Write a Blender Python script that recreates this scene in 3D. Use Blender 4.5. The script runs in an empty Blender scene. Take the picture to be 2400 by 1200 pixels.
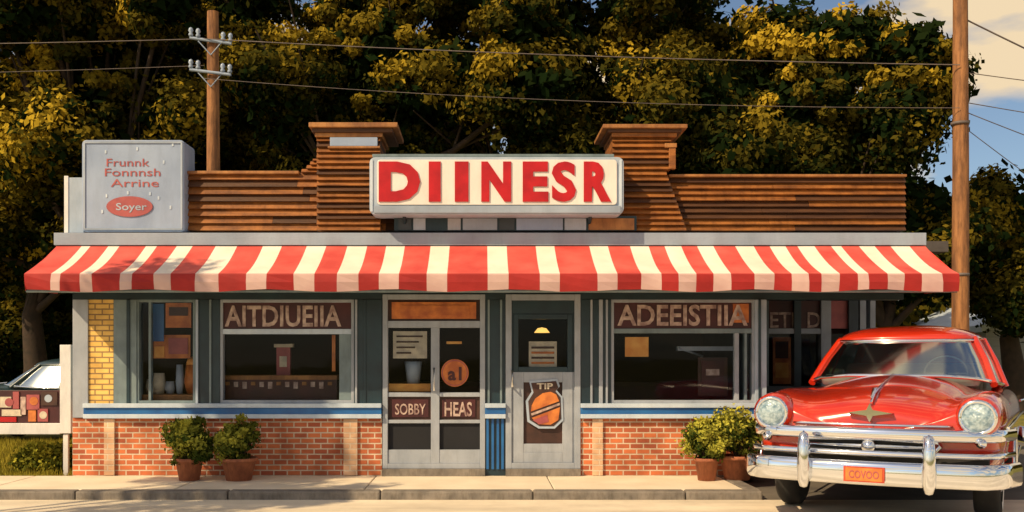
import bpy, math, random
import numpy as np
from mathutils import Vector, Matrix
random.seed(4)
S=bpy.context.scene
COL=S.collection
D=10.93; F=2295.0; H=1.3
# survey helpers: turn elevation-drawing coordinates at depth y into metres
def X(u,y=0.0): return (u-1130)/F*(y+D)
def Z(v,y=0.0): return H-(v-842)/F*(y+D)

# ---------------------------------------------------------------- materials
def nt(name):
    m=bpy.data.materials.new(name); m.use_nodes=True
    n=m.node_tree.nodes; l=m.node_tree.links
    return m,n,l,n["Principled BSDF"]
def mat(name,c1,c2=None,scale=4.0,rough=0.6,metal=0.0,bump=0.0,bscale=40.0,stretch=(1,1,1),coat=0.0,lo=0.35,hi=0.65,detail=6,grime=0.0,emit=0.0):
    m,n,l,b=nt(name)
    b.inputs['Roughness'].default_value=rough
    b.inputs['Metallic'].default_value=metal
    b.inputs['Coat Weight'].default_value=coat
    b.inputs['Coat Roughness'].default_value=0.05
    if emit>0:
        b.inputs['Emission Color'].default_value=(*c1,1); b.inputs['Emission Strength'].default_value=emit
    if c2 is None: c2=tuple(x*0.8 for x in c1)
    tc=n.new('ShaderNodeTexCoord'); mp=n.new('ShaderNodeMapping')
    mp.inputs['Scale'].default_value=stretch
    l.new(tc.outputs['Object'],mp.inputs[0])
    no=n.new('ShaderNodeTexNoise'); no.inputs['Scale'].default_value=scale; no.inputs['Detail'].default_value=detail
    l.new(mp.outputs[0],no.inputs[0])
    cr=n.new('ShaderNodeValToRGB')
    cr.color_ramp.elements[0].position=lo; cr.color_ramp.elements[1].position=hi
    cr.color_ramp.elements[0].color=(*c1,1); cr.color_ramp.elements[1].color=(*c2,1)
    l.new(no.outputs[0],cr.inputs[0])
    out=cr.outputs[0]
    if grime>0:
        n3=n.new('ShaderNodeTexNoise'); n3.inputs['Scale'].default_value=scale*4; n3.inputs['Detail'].default_value=10; n3.inputs['Roughness'].default_value=.7
        mp3=n.new('ShaderNodeMapping'); mp3.inputs['Scale'].default_value=(1,1,.25); l.new(tc.outputs['Object'],mp3.inputs[0]); l.new(mp3.outputs[0],n3.inputs[0])
        c3=n.new('ShaderNodeValToRGB'); c3.color_ramp.elements[0].position=.38; c3.color_ramp.elements[1].position=.55; c3.color_ramp.elements[0].color=(.45,.42,.38,1)
        l.new(n3.outputs[0],c3.inputs[0]); mm=n.new('ShaderNodeMixRGB'); mm.blend_type='MULTIPLY'; mm.inputs[0].default_value=grime
        l.new(out,mm.inputs[1]); l.new(c3.outputs[0],mm.inputs[2]); out=mm.outputs[0]
    l.new(out,b.inputs['Base Color'])
    if bump>0:
        n2=n.new('ShaderNodeTexNoise'); n2.inputs['Scale'].default_value=bscale; n2.inputs['Detail'].default_value=4
        l.new(mp.outputs[0],n2.inputs[0])
        bp=n.new('ShaderNodeBump'); bp.inputs['Strength'].default_value=bump; bp.inputs['Distance'].default_value=0.02
        l.new(n2.outputs[0],bp.inputs['Height']); l.new(bp.outputs[0],b.inputs['Normal'])
    return m
def brickmat(name,c1,c2,mortar,bw=0.15,rh=0.06,ms=0.008):
    m,n,l,b=nt(name); b.inputs['Roughness'].default_value=0.85
    tc=n.new('ShaderNodeTexCoord'); sp=n.new('ShaderNodeSeparateXYZ'); cb=n.new('ShaderNodeCombineXYZ')
    ad=n.new('ShaderNodeMath'); ad.operation='ADD'
    l.new(tc.outputs['Object'],sp.inputs[0])
    l.new(sp.outputs['X'],ad.inputs[0]); l.new(sp.outputs['Y'],ad.inputs[1])
    l.new(ad.outputs[0],cb.inputs['X']); l.new(sp.outputs['Z'],cb.inputs['Y'])
    br=n.new('ShaderNodeTexBrick')
    br.inputs['Scale'].default_value=1.0
    br.inputs['Brick Width'].default_value=bw; br.inputs['Row Height'].default_value=rh
    br.inputs['Mortar Size'].default_value=ms; br.inputs['Mortar Smooth'].default_value=0.2
    br.inputs['Bias'].default_value=-0.1
    br.inputs['Color1'].default_value=(*c1,1); br.inputs['Color2'].default_value=(*c2,1); br.inputs['Mortar'].default_value=(*mortar,1)
    l.new(cb.outputs[0],br.inputs['Vector'])
    no=n.new('ShaderNodeTexNoise'); no.inputs['Scale'].default_value=3.0; no.inputs['Detail'].default_value=8
    l.new(tc.outputs['Object'],no.inputs[0])
    mx=n.new('ShaderNodeMixRGB'); mx.blend_type='MULTIPLY'; mx.inputs[0].default_value=0.75
    cr=n.new('ShaderNodeValToRGB'); cr.color_ramp.elements[0].position=0.35; cr.color_ramp.elements[1].position=0.6
    cr.color_ramp.elements[0].color=(0.45,0.4,0.38,1)
    l.new(no.outputs[0],cr.inputs[0]); l.new(br.outputs['Color'],mx.inputs[1]); l.new(cr.outputs[0],mx.inputs[2])
    l.new(mx.outputs[0],b.inputs['Base Color'])
    bp=n.new('ShaderNodeBump'); bp.inputs['Strength'].default_value=0.8; bp.inputs['Distance'].default_value=0.01; bp.invert=True
    l.new(br.outputs['Fac'],bp.inputs['Height']); l.new(bp.outputs[0],b.inputs['Normal'])
    return m
def glassmat(name,tint,gloss,gcol=(1,1,1),fres=1.0,rough=.03):
    m=bpy.data.materials.new(name); m.use_nodes=True; n=m.node_tree.nodes; l=m.node_tree.links; n.clear()
    o=n.new('ShaderNodeOutputMaterial'); t=n.new('ShaderNodeBsdfTransparent'); g=n.new('ShaderNodeBsdfGlossy'); mx=n.new('ShaderNodeMixShader')
    fr=n.new('ShaderNodeFresnel'); fr.inputs[0].default_value=1.45; ad=n.new('ShaderNodeMath'); ad.operation='MULTIPLY_ADD'; ad.inputs[1].default_value=fres; ad.inputs[2].default_value=gloss; ad.use_clamp=True
    t.inputs[0].default_value=(*tint,1); g.inputs['Roughness'].default_value=rough; g.inputs['Color'].default_value=(*gcol,1)
    no=n.new('ShaderNodeTexNoise'); no.inputs['Scale'].default_value=1.3
    bp=n.new('ShaderNodeBump'); bp.inputs['Strength'].default_value=0.06; bp.inputs['Distance'].default_value=0.05
    tc=n.new('ShaderNodeTexCoord'); l.new(tc.outputs['Object'],no.inputs[0]); l.new(no.outputs[0],bp.inputs['Height']); l.new(bp.outputs[0],g.inputs['Normal'])
    l.new(fr.outputs[0],ad.inputs[0]); l.new(ad.outputs[0],mx.inputs[0]); l.new(t.outputs[0],mx.inputs[1]); l.new(g.outputs[0],mx.inputs[2]); l.new(mx.outputs[0],o.inputs[0])
    return m
def leafmat(name):
    m=bpy.data.materials.new(name); m.use_nodes=True; n=m.node_tree.nodes; l=m.node_tree.links; n.clear()
    o=n.new('ShaderNodeOutputMaterial'); a=n.new('ShaderNodeAttribute'); a.attribute_name='Col'
    d=n.new('ShaderNodeBsdfDiffuse'); t=n.new('ShaderNodeBsdfTranslucent'); mx=n.new('ShaderNodeMixShader'); mx.inputs[0].default_value=0.18
    l.new(a.outputs['Color'],d.inputs[0]); l.new(a.outputs['Color'],t.inputs[0])
    l.new(d.outputs[0],mx.inputs[1]); l.new(t.outputs[0],mx.inputs[2]); l.new(mx.outputs[0],o.inputs[0]); return m

M=dict(
 brick=brickmat('brick',(0.66,0.19,0.07),(0.38,0.09,0.045),(0.68,0.55,0.42)),
 brickpale=brickmat('pale_brick',(0.85,0.55,0.34),(0.72,0.44,0.28),(0.8,0.66,0.5)),
 brickyel=brickmat('yellow_brick',(0.95,0.62,0.18),(0.8,0.48,0.12),(0.35,0.22,0.1),bw=0.16,rh=0.06),
 wood=mat('siding_wood',(0.36,0.13,0.024),(0.18,0.06,0.012),3.0,0.6,bump=0.3,bscale=20,stretch=(1,1,8),grime=.6),
 wood2=mat('siding_wood_dark',(0.09,0.034,0.010),(0.05,0.018,0.007),3.0,0.6,bump=0.3,bscale=20,stretch=(1,1,8)),
 woodcap=mat('cap_wood',(0.42,0.19,0.055),(0.23,0.09,0.028),5.0,0.55,grime=.5),
 fascia=mat('fascia_paint',(0.34,0.41,0.52),(0.25,0.31,0.41),1.5,0.5,bump=0.1,bscale=30,grime=.15),
 greypaint=mat('grey_paint',(0.38,0.42,0.49),(0.29,0.33,0.40),3,0.5,bump=0.05,grime=.2),
 whitepaint=mat('white_paint',(0.78,0.78,0.78),(0.66,0.67,0.70),3,0.45,bump=0.05,grime=.2),
 teal=mat('teal_paint',(0.012,0.038,0.055),(0.007,0.022,0.035),4,0.4,bump=0.06),
 tealgrey=mat('tealgrey_paint',(0.20,0.27,0.30),(0.13,0.18,0.21),4,0.45,bump=0.05,grime=.25),
 blue=mat('blue_paint',(0.02,0.15,0.42),(0.012,0.10,0.32),4,0.35),
 paleblue=mat('paleblue_paint',(0.58,0.68,0.80),(0.46,0.56,0.7),3,0.4,grime=.15),
 red=mat('awning_red_sunlit',(0.72,0.12,0.095),(0.56,0.06,0.05),2.6,0.75,bump=0.5,bscale=4),  # sunlit copy: slope red lightened to salmon as if sun-struck
 redv=mat('valance_red_shaded',(0.36,0.014,0.013),(0.26,0.008,0.008),2.6,0.75,bump=0.3,bscale=6),  # shaded copy of the awning red, darkened for the hanging valance
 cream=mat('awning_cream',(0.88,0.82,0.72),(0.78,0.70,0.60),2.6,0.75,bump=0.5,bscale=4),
 creamv=mat('valance_cream_shaded',(0.58,0.41,0.38),(0.48,0.31,0.30),2.6,0.75,bump=0.3,bscale=6),  # shaded copy of the awning cream, valance shade put into the colour
 signwhite=mat('sign_enamel',(0.84,0.80,0.77),(0.76,0.71,0.68),2,0.3,grime=.12),
 signred=mat('sign_red',(0.50,0.008,0.012),(0.36,0.005,0.008),6,0.35),
 signblue=mat('sign_bluegrey',(0.33,0.42,0.60),(0.25,0.33,0.50),2,0.45,bump=0.05,grime=.15),
 sblue=mat('side_bluegrey',(0.42,0.5,0.62),(0.32,0.4,0.52),3,0.45,grime=.15),
 fadedred=mat('faded_red',(0.42,0.10,0.10),(0.32,0.07,0.08),8,0.5),
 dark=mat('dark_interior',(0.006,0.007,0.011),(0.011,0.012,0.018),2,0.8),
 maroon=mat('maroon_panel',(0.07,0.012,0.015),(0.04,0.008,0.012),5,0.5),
 letter=mat('letter_cream',(0.60,0.46,0.40),(0.26,0.16,0.15),14,0.5),
 orange=mat('orange_board',(0.68,0.22,0.045),(0.40,0.10,0.025),8,0.5),
 orangeb=mat('orange_bright',(0.9,0.45,0.10),(0.75,0.29,0.05),8,0.5),
 brown=mat('brown_board',(0.07,0.028,0.02),(0.035,0.015,0.012),6,0.6),
 paper=mat('paper',(0.72,0.63,0.48),(0.5,0.44,0.36),12,0.7),
 terracotta=mat('terracotta',(0.42,0.15,0.07),(0.3,0.1,0.05),8,0.8,bump=0.15,grime=.5),
 soil=mat('soil',(0.05,0.03,0.02),(0.02,0.015,0.01),20,0.9),
 concrete=mat('pavement_concrete',(0.88,0.78,0.62),(0.76,0.66,0.51),2.2,0.85,bump=0.2,bscale=60,grime=.12),
 kerb=mat('kerb_concrete',(0.26,0.23,0.20),(0.16,0.145,0.13),6,0.85,bump=0.25,bscale=60,grime=.5),
 road=mat('road_surface',(0.88,0.78,0.62),(0.62,0.54,0.42),0.8,0.85,bump=0.3,bscale=90,detail=12,stretch=(.4,2.2,1),grime=.18),
 drive=mat('driveway_asphalt',(0.17,0.15,0.125),(0.10,0.09,0.08),1.2,0.9,bump=0.4,bscale=80),
 grass=mat('grass_ground',(0.24,0.21,0.03),(0.13,0.13,0.02),1.5,0.95,bump=0.5,bscale=60),
 pole=mat('pole_wood',(0.42,0.19,0.07),(0.18,0.08,0.035),5,0.8,bump=0.5,bscale=30,stretch=(3,3,0.3),grime=.6),
 bark=mat('bark',(0.05,0.03,0.02),(0.025,0.018,0.012),5,0.9,bump=0.5,bscale=15),
 wire=mat('wire',(0.16,0.13,0.12),(0.1,0.08,0.08),5,0.6),
 insul=mat('insulator',(0.34,0.42,0.55),(0.25,0.32,0.45),5,0.2),
 roof=mat('roof_felt',(0.09,0.08,0.08),(0.06,0.055,0.055),5,0.9),
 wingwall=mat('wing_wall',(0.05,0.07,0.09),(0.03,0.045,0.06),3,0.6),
 garage=mat('garage_wall',(0.36,0.37,0.4),(0.28,0.3,0.33),2,0.7,stretch=(1,1,10)),
 chrome=mat('chrome',(0.84,0.88,0.94),(0.78,0.82,0.9),3,0.07,metal=1.0),
 carred=mat('car_red',(0.58,0.035,0.010),(0.46,0.020,0.007),1.5,0.2,coat=1.0),
 carteal=mat('car_teal',(0.03,0.06,0.075),(0.02,0.045,0.06),1.5,0.3,coat=.5),
 rubber=mat('tyre_rubber',(0.012,0.012,0.013),(0.02,0.02,0.02),10,0.8),
 lens=mat('lamp_lens',(0.45,0.58,0.66),(0.15,0.25,0.33),30,0.06,coat=1.0,bump=.5,bscale=60),
 seat=mat('seat_vinyl',(0.36,0.38,0.37),(0.28,0.3,0.3),6,0.6),
 plate=mat('plate_red',(0.55,0.07,0.03),(0.42,0.05,0.02),12,0.4),
 bulb=mat('lamp_shade_amber',(1.0,0.55,0.12),(0.95,0.45,0.1),5,0.4,emit=1.6),
 glass=glassmat('window_glass',(0.88,0.9,0.92),0.002,fres=.18),
 carglass=glassmat('car_glass',(0.66,0.74,0.72),0.50,(0.88,1.0,1.0),rough=.12),
 leaf=leafmat('leaves'),
)

# ---------------------------------------------------------------- mesh builder
def top(name,loc=(0,0,0),rot=0):
    e=bpy.data.objects.new(name,None); COL.objects.link(e); e.location=loc; e.rotation_euler=(0,0,rot); e.empty_display_size=0.3; return e
class MB:
    def __init__(s): s.v=[];s.f=[];s.m=[];s.ml=[];s.sm=[]
    def mi(s,m):
        if m not in s.ml: s.ml.append(m)
        return s.ml.index(m)
    def add(s,vs,fs,m,smooth=False):
        o=len(s.v); s.v+= [tuple(v) for v in vs]; k=s.mi(m)
        for f in fs: s.f.append([i+o for i in f]); s.m.append(k); s.sm.append(smooth)
    def box(s,x0,x1,y0,y1,z0,z1,m):
        if x0>x1:x0,x1=x1,x0
        if z0>z1:z0,z1=z1,z0
        if y0>y1:y0,y1=y1,y0
        vs=[(x0,y0,z0),(x1,y0,z0),(x1,y1,z0),(x0,y1,z0),(x0,y0,z1),(x1,y0,z1),(x1,y1,z1),(x0,y1,z1)]
        s.add(vs,[(0,3,2,1),(4,5,6,7),(0,1,5,4),(1,2,6,5),(2,3,7,6),(3,0,4,7)],m)
    def fb(s,u0,u1,v0,v1,y0,y1,m,ref=None):
        r=y0 if ref is None else ref
        s.box(X(u0,r),X(u1,r),y0,y1,Z(v1,r),Z(v0,r),m)
    def prism(s,poly,y0,y1,m):
        n=len(poly); vs=[(x,y0,z) for x,z in poly]+[(x,y1,z) for x,z in poly]
        fs=[tuple(range(n)),tuple(range(2*n-1,n-1,-1))]+[(i,i+n,(i+1)%n+n,(i+1)%n) for i in range(n)]
        s.add(vs,fs,m)
    def tube(s,pts,rad,m,seg=10,smooth=True,cap=True):
        pts=[Vector(p) for p in pts]; n=len(pts)
        if not hasattr(rad,'__len__'): rad=[rad]*n
        vs=[];fs=[]
        up=Vector((0,0,1))
        for i,p in enumerate(pts):
            t=(pts[min(i+1,n-1)]-pts[max(i-1,0)]).normalized()
            a=t.cross(up)
            if a.length<0.05: a=t.cross(Vector((0,1,0)))
            a.normalize(); b=t.cross(a).normalized()
            for k in range(seg):
                an=2*math.pi*k/seg
                vs.append(p+(a*math.cos(an)+b*math.sin(an))*rad[i])
        for i in range(n-1):
            for k in range(seg):
                k2=(k+1)%seg
                fs.append((i*seg+k,i*seg+k2,(i+1)*seg+k2,(i+1)*seg+k))
        s.add(vs,fs,m,smooth)
        if cap:
            s.add(vs[:seg],[tuple(range(seg))],m); s.add(vs[-seg:],[tuple(range(seg-1,-1,-1))],m)
    def lathe(s,prof,org,axis,m,seg=28,smooth=True):
        vs=[];fs=[]
        for r,h in prof:
            for k in range(seg):
                a=2*math.pi*k/seg; c=r*math.cos(a); d=r*math.sin(a)
                p={'z':(c,d,h),'x':(h,c,d),'y':(d,h,c)}[axis]
                vs.append((org[0]+p[0],org[1]+p[1],org[2]+p[2]))
        for i in range(len(prof)-1):
            for k in range(seg):
                k2=(k+1)%seg
                fs.append((i*seg+k,i*seg+k2,(i+1)*seg+k2,(i+1)*seg+k))
        s.add(vs,fs,m,smooth)
    def build(s,name,parent=None,bevel=0,sub=0,recalc=True):
        me=bpy.data.meshes.new(name); me.from_pydata(s.v,[],s.f)
        for m in s.ml: me.materials.append(m)
        me.polygons.foreach_set('material_index',s.m); me.polygons.foreach_set('use_smooth',s.sm)
        if recalc:
            import bmesh
            b=bmesh.new(); b.from_mesh(me); bmesh.ops.recalc_face_normals(b,faces=b.faces); b.to_mesh(me); b.free()
        me.update()
        o=bpy.data.objects.new(name,me); COL.objects.link(o)
        if parent: o.parent=parent
        if bevel: 
            q=o.modifiers.new('b','BEVEL'); q.width=bevel; q.segments=2; q.limit_method='ANGLE'
        if sub: 
            q=o.modifiers.new('s','SUBSURF'); q.levels=sub; q.render_levels=sub
        return o
def text(name,s,u0,u1,v0,v1,y,m,parent,depth=0.01,offset=0.0,raw=None):
    cu=bpy.data.curves.new('t','FONT'); cu.body=s; cu.extrude=0.05; cu.offset=offset; cu.resolution_u=3
    o=bpy.data.objects.new('t',cu); COL.objects.link(o); bpy.context.view_layer.update()
    dg=bpy.context.evaluated_depsgraph_get(); me=bpy.data.meshes.new_from_object(o.evaluated_get(dg)); bpy.data.objects.remove(o)
    n=len(me.vertices); a=np.zeros(n*3); me.vertices.foreach_get('co',a); a=a.reshape(-1,3)
    lo=a.min(0); hi=a.max(0)
    if raw is None: x0,x1,z0,z1=X(u0,y),X(u1,y),Z(v1,y),Z(v0,y)
    else: x0,x1,z0,z1=raw
    b=np.empty_like(a)
    b[:,0]=x0+(a[:,0]-lo[0])/(hi[0]-lo[0])*(x1-x0)
    b[:,2]=z0+(a[:,1]-lo[1])/(hi[1]-lo[1])*(z1-z0)
    b[:,1]=y-(a[:,2]-lo[2])/(hi[2]-lo[2])*depth
    me.vertices.foreach_set('co',b.ravel()); me.materials.clear(); me.materials.append(m)
    for p in me.polygons: p.material_index=0
    me.update(); me.name=name
    ob=bpy.data.objects.new(name,me); COL.objects.link(ob); ob.parent=parent; return ob

# ---------------------------------------------------------------- foliage
def leaves(name,cent,outw,crad,per,size,parent,seed,dark=(0.009,0.019,0.006),gold=(0.46,0.32,0.03),goldness=0.5,flat=0.7,rnd=.55,zfade=None):
    r=np.random.default_rng(seed); N=len(cent); T=N*per
    c=np.repeat(cent,per,0); ow=np.repeat(outw,per,0)
    cr=crad*(0.5+0.9*r.random(N)); cr=np.repeat(cr,per)[:,None]
    dr=r.normal(size=(T,3)); dr/=np.linalg.norm(dr,axis=1)[:,None]
    off=dr*cr*(0.55+.45*r.random(T)[:,None])**1.0*.85; off[:,2]*=flat
    off+=r.normal(size=(T,3))*.16*cr
    p=c+off
    nrm=r.normal(size=(T,3))*rnd+dr*1.0+ow*0.35+np.array([0,0,0.15]); nrm/=np.linalg.norm(nrm,axis=1)[:,None]
    t=np.cross(nrm,r.normal(size=(T,3))); t/=np.linalg.norm(t,axis=1)[:,None]; b=np.cross(nrm,t)
    sz=size*(0.6+0.8*r.random(T))[:,None]
    v=np.stack([p-t*sz,p-b*sz*0.55,p+t*sz,p+b*sz*0.55],1).reshape(-1,3)
    gc=r.random(N)**1.7
    # sunlight put into the leaf colour: clumps facing the sun get more gold
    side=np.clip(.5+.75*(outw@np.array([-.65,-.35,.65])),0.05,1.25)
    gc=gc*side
    if zfade is not None: gc=gc*np.clip((cent[:,2]-zfade[0])/(zfade[1]-zfade[0]),0.1,1)  # crown shade put into the leaf colour: lower clumps lose their gold
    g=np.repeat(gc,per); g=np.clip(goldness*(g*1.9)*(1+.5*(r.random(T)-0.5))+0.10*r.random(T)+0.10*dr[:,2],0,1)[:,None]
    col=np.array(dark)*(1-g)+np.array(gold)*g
    col=np.concatenate([col,np.ones((T,1))],1); col=np.repeat(col,4,0)
    me=bpy.data.meshes.new(name); me.vertices.add(T*4); me.loops.add(T*4); me.polygons.add(T)
    me.vertices.foreach_set('co',v.ravel().astype(np.float32))
    me.loops.foreach_set('vertex_index',np.arange(T*4,dtype=np.int32))
    me.polygons.foreach_set('loop_start',np.arange(0,T*4,4,dtype=np.int32))
    me.polygons.foreach_set('loop_total',np.full(T,4,dtype=np.int32))
    at=me.color_attributes.new('Col','FLOAT_COLOR','POINT'); at.data.foreach_set('color',col.ravel().astype(np.float32))
    me.materials.append(M['leaf']); me.update(calc_edges=True)
    o=bpy.data.objects.new(name,me); COL.objects.link(o)
    if parent: o.parent=parent
    return o
def sample(blobs,n,seed,rmin=0.55,rmax=1.0):
    r=np.random.default_rng(seed); B=np.array(blobs,float)
    w=(B[:,3]*B[:,4]*B[:,5])**0.67; w/=w.sum()
    k=r.choice(len(B),n,p=w); d=r.normal(size=(n,3)); d/=np.linalg.norm(d,axis=1)[:,None]
    rr=rmin+(rmax-rmin)*r.random(n)**0.6
    return B[k,:3]+d*B[k,3:6]*rr[:,None], d
def tree(base,h,blobs,seed,n=400,per=190,size=0.075,crad=0.48,tr=0.28,name='tree',goldness=0.62,core=True,zf=True):
    t=top(name,base); rnd=random.Random(seed)
    mb=MB()
    pts=[(0,0,-0.3),(0.05,0,h*0.2),(-0.08,0.05,h*0.42),(0.05,0,h*0.62)]
    mb.tube(pts,[tr*1.35,tr,tr*0.8,tr*0.5],M['bark'],12)
    for b in blobs:
        p0=Vector(pts[2 if rnd.random()<0.5 else 3]); p1=Vector(b[:3]); mid=(p0+p1)/2+Vector((0,0,-0.3))
        mb.tube([p0,mid,p1,p1+(p1-mid)*0.4],[tr*0.4,tr*0.28,tr*0.14,0.02],M['bark'],7)
        for _ in range(3):
            q=p1+Vector((rnd.uniform(-1,1)*b[3],rnd.uniform(-1,1)*b[4],rnd.uniform(-.6,.8)*b[5]))*0.8
            mb.tube([mid,(mid+q)/2+Vector((0,0,.1)),q],[tr*0.16,tr*0.1,0.015],M['bark'],5)
    mb.build('trunk_and_limbs',t)
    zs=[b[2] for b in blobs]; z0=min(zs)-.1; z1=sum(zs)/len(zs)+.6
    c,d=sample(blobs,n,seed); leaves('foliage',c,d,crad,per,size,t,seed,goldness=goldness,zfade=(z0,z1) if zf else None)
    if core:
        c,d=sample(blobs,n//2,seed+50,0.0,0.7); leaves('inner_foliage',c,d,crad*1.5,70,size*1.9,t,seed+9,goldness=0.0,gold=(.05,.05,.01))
    return t

# ================================================================ GROUND
g=MB(); g.box(-300,300,-300,400,-0.6,-0.092,M['grass']); g.build('ground')
g=MB(); g.box(-120,120,-14,-1.32,-0.3,-0.08,M['road']); g.build('road')
g=MB(); g.box(2.78,9.0,-1.32,14,-0.3,-0.084,M['drive']); g.build('driveway')
pv=top('pavement')
g=MB(); xs=[-40]+[2.62-1.9*k for k in range(16,-1,-1)]
for a,b in zip(xs[:-1],xs[1:]): 
    g.box(a+0.006,b-0.006,-1.16,-0.004,-0.2,0.0,M['concrete'])
g.build('slabs',pv,bevel=0.008)
g=MB(); g.box(-40,2.618,-1.15,-0.01,-0.2,-0.012,M['kerb']); g.build('joint_bed',pv)
kb=MB()
xk=-40.0
while xk<2.6:
    x2=min(xk+1.5,2.76); kb.box(xk+0.004,x2-0.004,-1.32,-1.166,-0.3,0.006,M['kerb']); xk+=1.5
kb.box(2.622,2.776,-1.164,-0.01,-0.3,0.006,M['kerb'])
kb.build('kerb',pv,bevel=0.02)

# ================================================================ DINER
dn=top('diner')
BX0=X(170); BX1=X(1797)
b=MB()
b.fb(170,895,980,1116,0,0.2,M['brick']); b.fb(1360,1797,980,1116,0,0.2,M['brick'])
b.box(BX0,BX0+0.2,0.2,4.5,0,Z(980),M['brick']); b.box(BX1-0.2,BX1,0.2,2.4,0,Z(980),M['brick'])
b.build('brick_base',dn)
b=MB(); 
for u0,u1 in ((246,270),(806,838),(1388,1412)): b.fb(u0,u1,982,1114,-0.03,0.0,M['brickpale'],0)
b.build('pale_brick_piers',dn)
b=MB()
b.box(BX0,BX0+0.18,0.2,4.5,Z(980),Z(560),M['tealgrey'])
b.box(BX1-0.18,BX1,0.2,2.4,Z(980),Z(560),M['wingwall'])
b.box(BX0,5.3,4.5,4.7,-0.1,Z(560),M['brick'])
b.box(5.12,5.3,2.55,4.5,-0.1,Z(560),M['wingwall'])
b.build('side_walls',dn)
WY=2.4
b=MB()
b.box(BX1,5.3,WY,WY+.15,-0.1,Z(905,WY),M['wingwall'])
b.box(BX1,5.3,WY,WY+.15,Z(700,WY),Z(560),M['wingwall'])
for u0,u1,m in ((1795,1802,'tealgrey'),(1862,1878,'teal'),(1925,1948,'greypaint'),(1990,2012,'wingwall'),(2016,2030,'greypaint'),(2040,2052,'greypaint')):
    b.fb(u0,u1,700,905,WY-.02,WY+.13,M[m])
b.fb(1802,1925,770,782,WY-.01,WY+.12,M['greypaint'])
b.build('wing_wall',dn)
b=MB(); b.fb(1802,1925,705,770,WY+.04,WY+.06,M['maroon']); b.fb(1948,1990,705,770,WY+.04,WY+.06,M['fadedred'])
b.fb(1812,1855,790,900,WY+.3,WY+.32,M['orange']); b.fb(1818,1848,800,840,WY+.28,WY+.295,M['brown']); b.fb(1818,1848,850,885,WY+.28,WY+.295,M['orangeb'])
b.fb(1948,1990,772,905,WY+.3,WY+.32,M['brown'])
b.build('wing_window_boards',dn)
b=MB(); b.fb(1802,1990,782,905,WY+.08,WY+.085,M['glass']); b.build('wing_glass',dn)
text('wing_lettering','ETE D',1805,1922,732,768,WY+.04,M['letter'],dn,0.01,0.01)
b=MB()
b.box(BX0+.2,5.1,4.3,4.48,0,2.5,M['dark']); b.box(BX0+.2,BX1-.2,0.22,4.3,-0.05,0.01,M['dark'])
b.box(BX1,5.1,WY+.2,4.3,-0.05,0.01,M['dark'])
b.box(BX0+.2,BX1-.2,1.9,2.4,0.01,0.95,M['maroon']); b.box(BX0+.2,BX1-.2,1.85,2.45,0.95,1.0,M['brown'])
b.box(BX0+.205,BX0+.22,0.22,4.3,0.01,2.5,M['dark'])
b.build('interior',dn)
b=MB()
for k in range(9):
    x=-4.0+k*0.8; b.lathe([(0.0,0.0),(0.14,0.0),(0.14,0.03),(0.03,0.04),(0.03,0.6),(0.15,0.62),(0.16,0.7),(0.0,0.72)],(x,1.45,0.01),'z',M['fadedred'],14)
b.build('counter_stools',dn)
b=MB()
b.fb(170,2118,560,702,0.0,0.2,M['teal'])
b.box(BX0,5.3,0.2,4.7,Z(560)-.12,Z(560)+.0,M['roof'])
b.build('header_and_roof',dn)
b=MB()
b.fb(170,206,702,979,-0.02,0.2,M['greypaint'])
b.fb(206,266,702,946,0.0,0.2,M['brickyel'])
b.fb(266,320,702,946,-0.015,0.2,M['tealgrey'])
b.fb(296,304,702,946,-0.03,-0.016,M['teal'])
b.fb(458,515,702,946,-0.015,0.2,M['teal']); b.fb(458,464,702,946,-0.04,-0.016,M['sblue']); b.fb(490,495,702,946,-0.035,-0.016,M['tealgrey'])
b.fb(830,895,702,946,-0.015,0.2,M['teal']); b.fb(832,837,702,946,-0.04,-0.016,M['greypaint']); b.fb(852,858,702,946,-0.025,-0.016,M['teal'])
b.fb(1137,1185,702,1116,-0.0,0.2,M['teal'])
b.fb(1360,1432,702,946,-0.015,0.2,M['teal'])
for u,w_ in ((1384,5),(1404,9),(1420,5)): b.fb(u,u+w_,702,946,-0.035,-0.016,M['greypaint'])
b.fb(1770,1797,702,979,-0.03,0.2,M['sblue']); b.fb(1778,1784,702,979,-0.045,-0.031,M['teal'])
for u in (1140,1152,1164,1175): b.fb(u,u+6,972,1100,-0.02,-0.001,M['blue'])
for u in (1143,1172): b.fb(u,u+5,702,945,-0.02,-0.001,M['tealgrey'])
b.build('columns',dn,bevel=0.004)
b=MB()
for u0,u1 in ((200,895),(1137,1185),(1360,1770)):
    b.fb(u0,u1,945,955,-0.08,0.22,M['paleblue'],0); b.fb(u0,u1,955,970,-0.055,0.22,M['blue'],0); b.fb(u0,u1,970,980,-0.07,0.22,M['paleblue'],0)
b.build('sill_band',dn,bevel=0.004)
b=MB()
def frame(u0,u1,v0,v1,m,t=7,y0=0.0,y1=0.1):
    b.fb(u0,u0+t,v0,v1,y0,y1,M[m],0); b.fb(u1-t,u1,v0,v1,y0,y1,M[m],0)
    b.fb(u0+t,u1-t,v0,v0+t,y0,y1,M[m],0); b.fb(u0+t,u1-t,v1-t,v1,y0,y1,M[m],0)
frame(320,458,702,945,'tealgrey',6)
b.fb(348,354,708,939,0.02,.09,M['tealgrey'])
frame(515,830,702,945,'greypaint',7)
b.fb(522,823,771,783,0.005,.095,M['paleblue']); b.fb(795,823,783,938,0.01,.09,M['tealgrey'])
frame(1432,1770,702,945,'greypaint',7)
b.fb(1439,1763,770,781,0.005,.095,M['tealgrey']); b.fb(1722,1732,781,938,0.01,.09,M['greypaint']); b.fb(1745,1751,781,938,0.01,.09,M['tealgrey'])
b.build('window_frames',dn,bevel=0.003)
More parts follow.
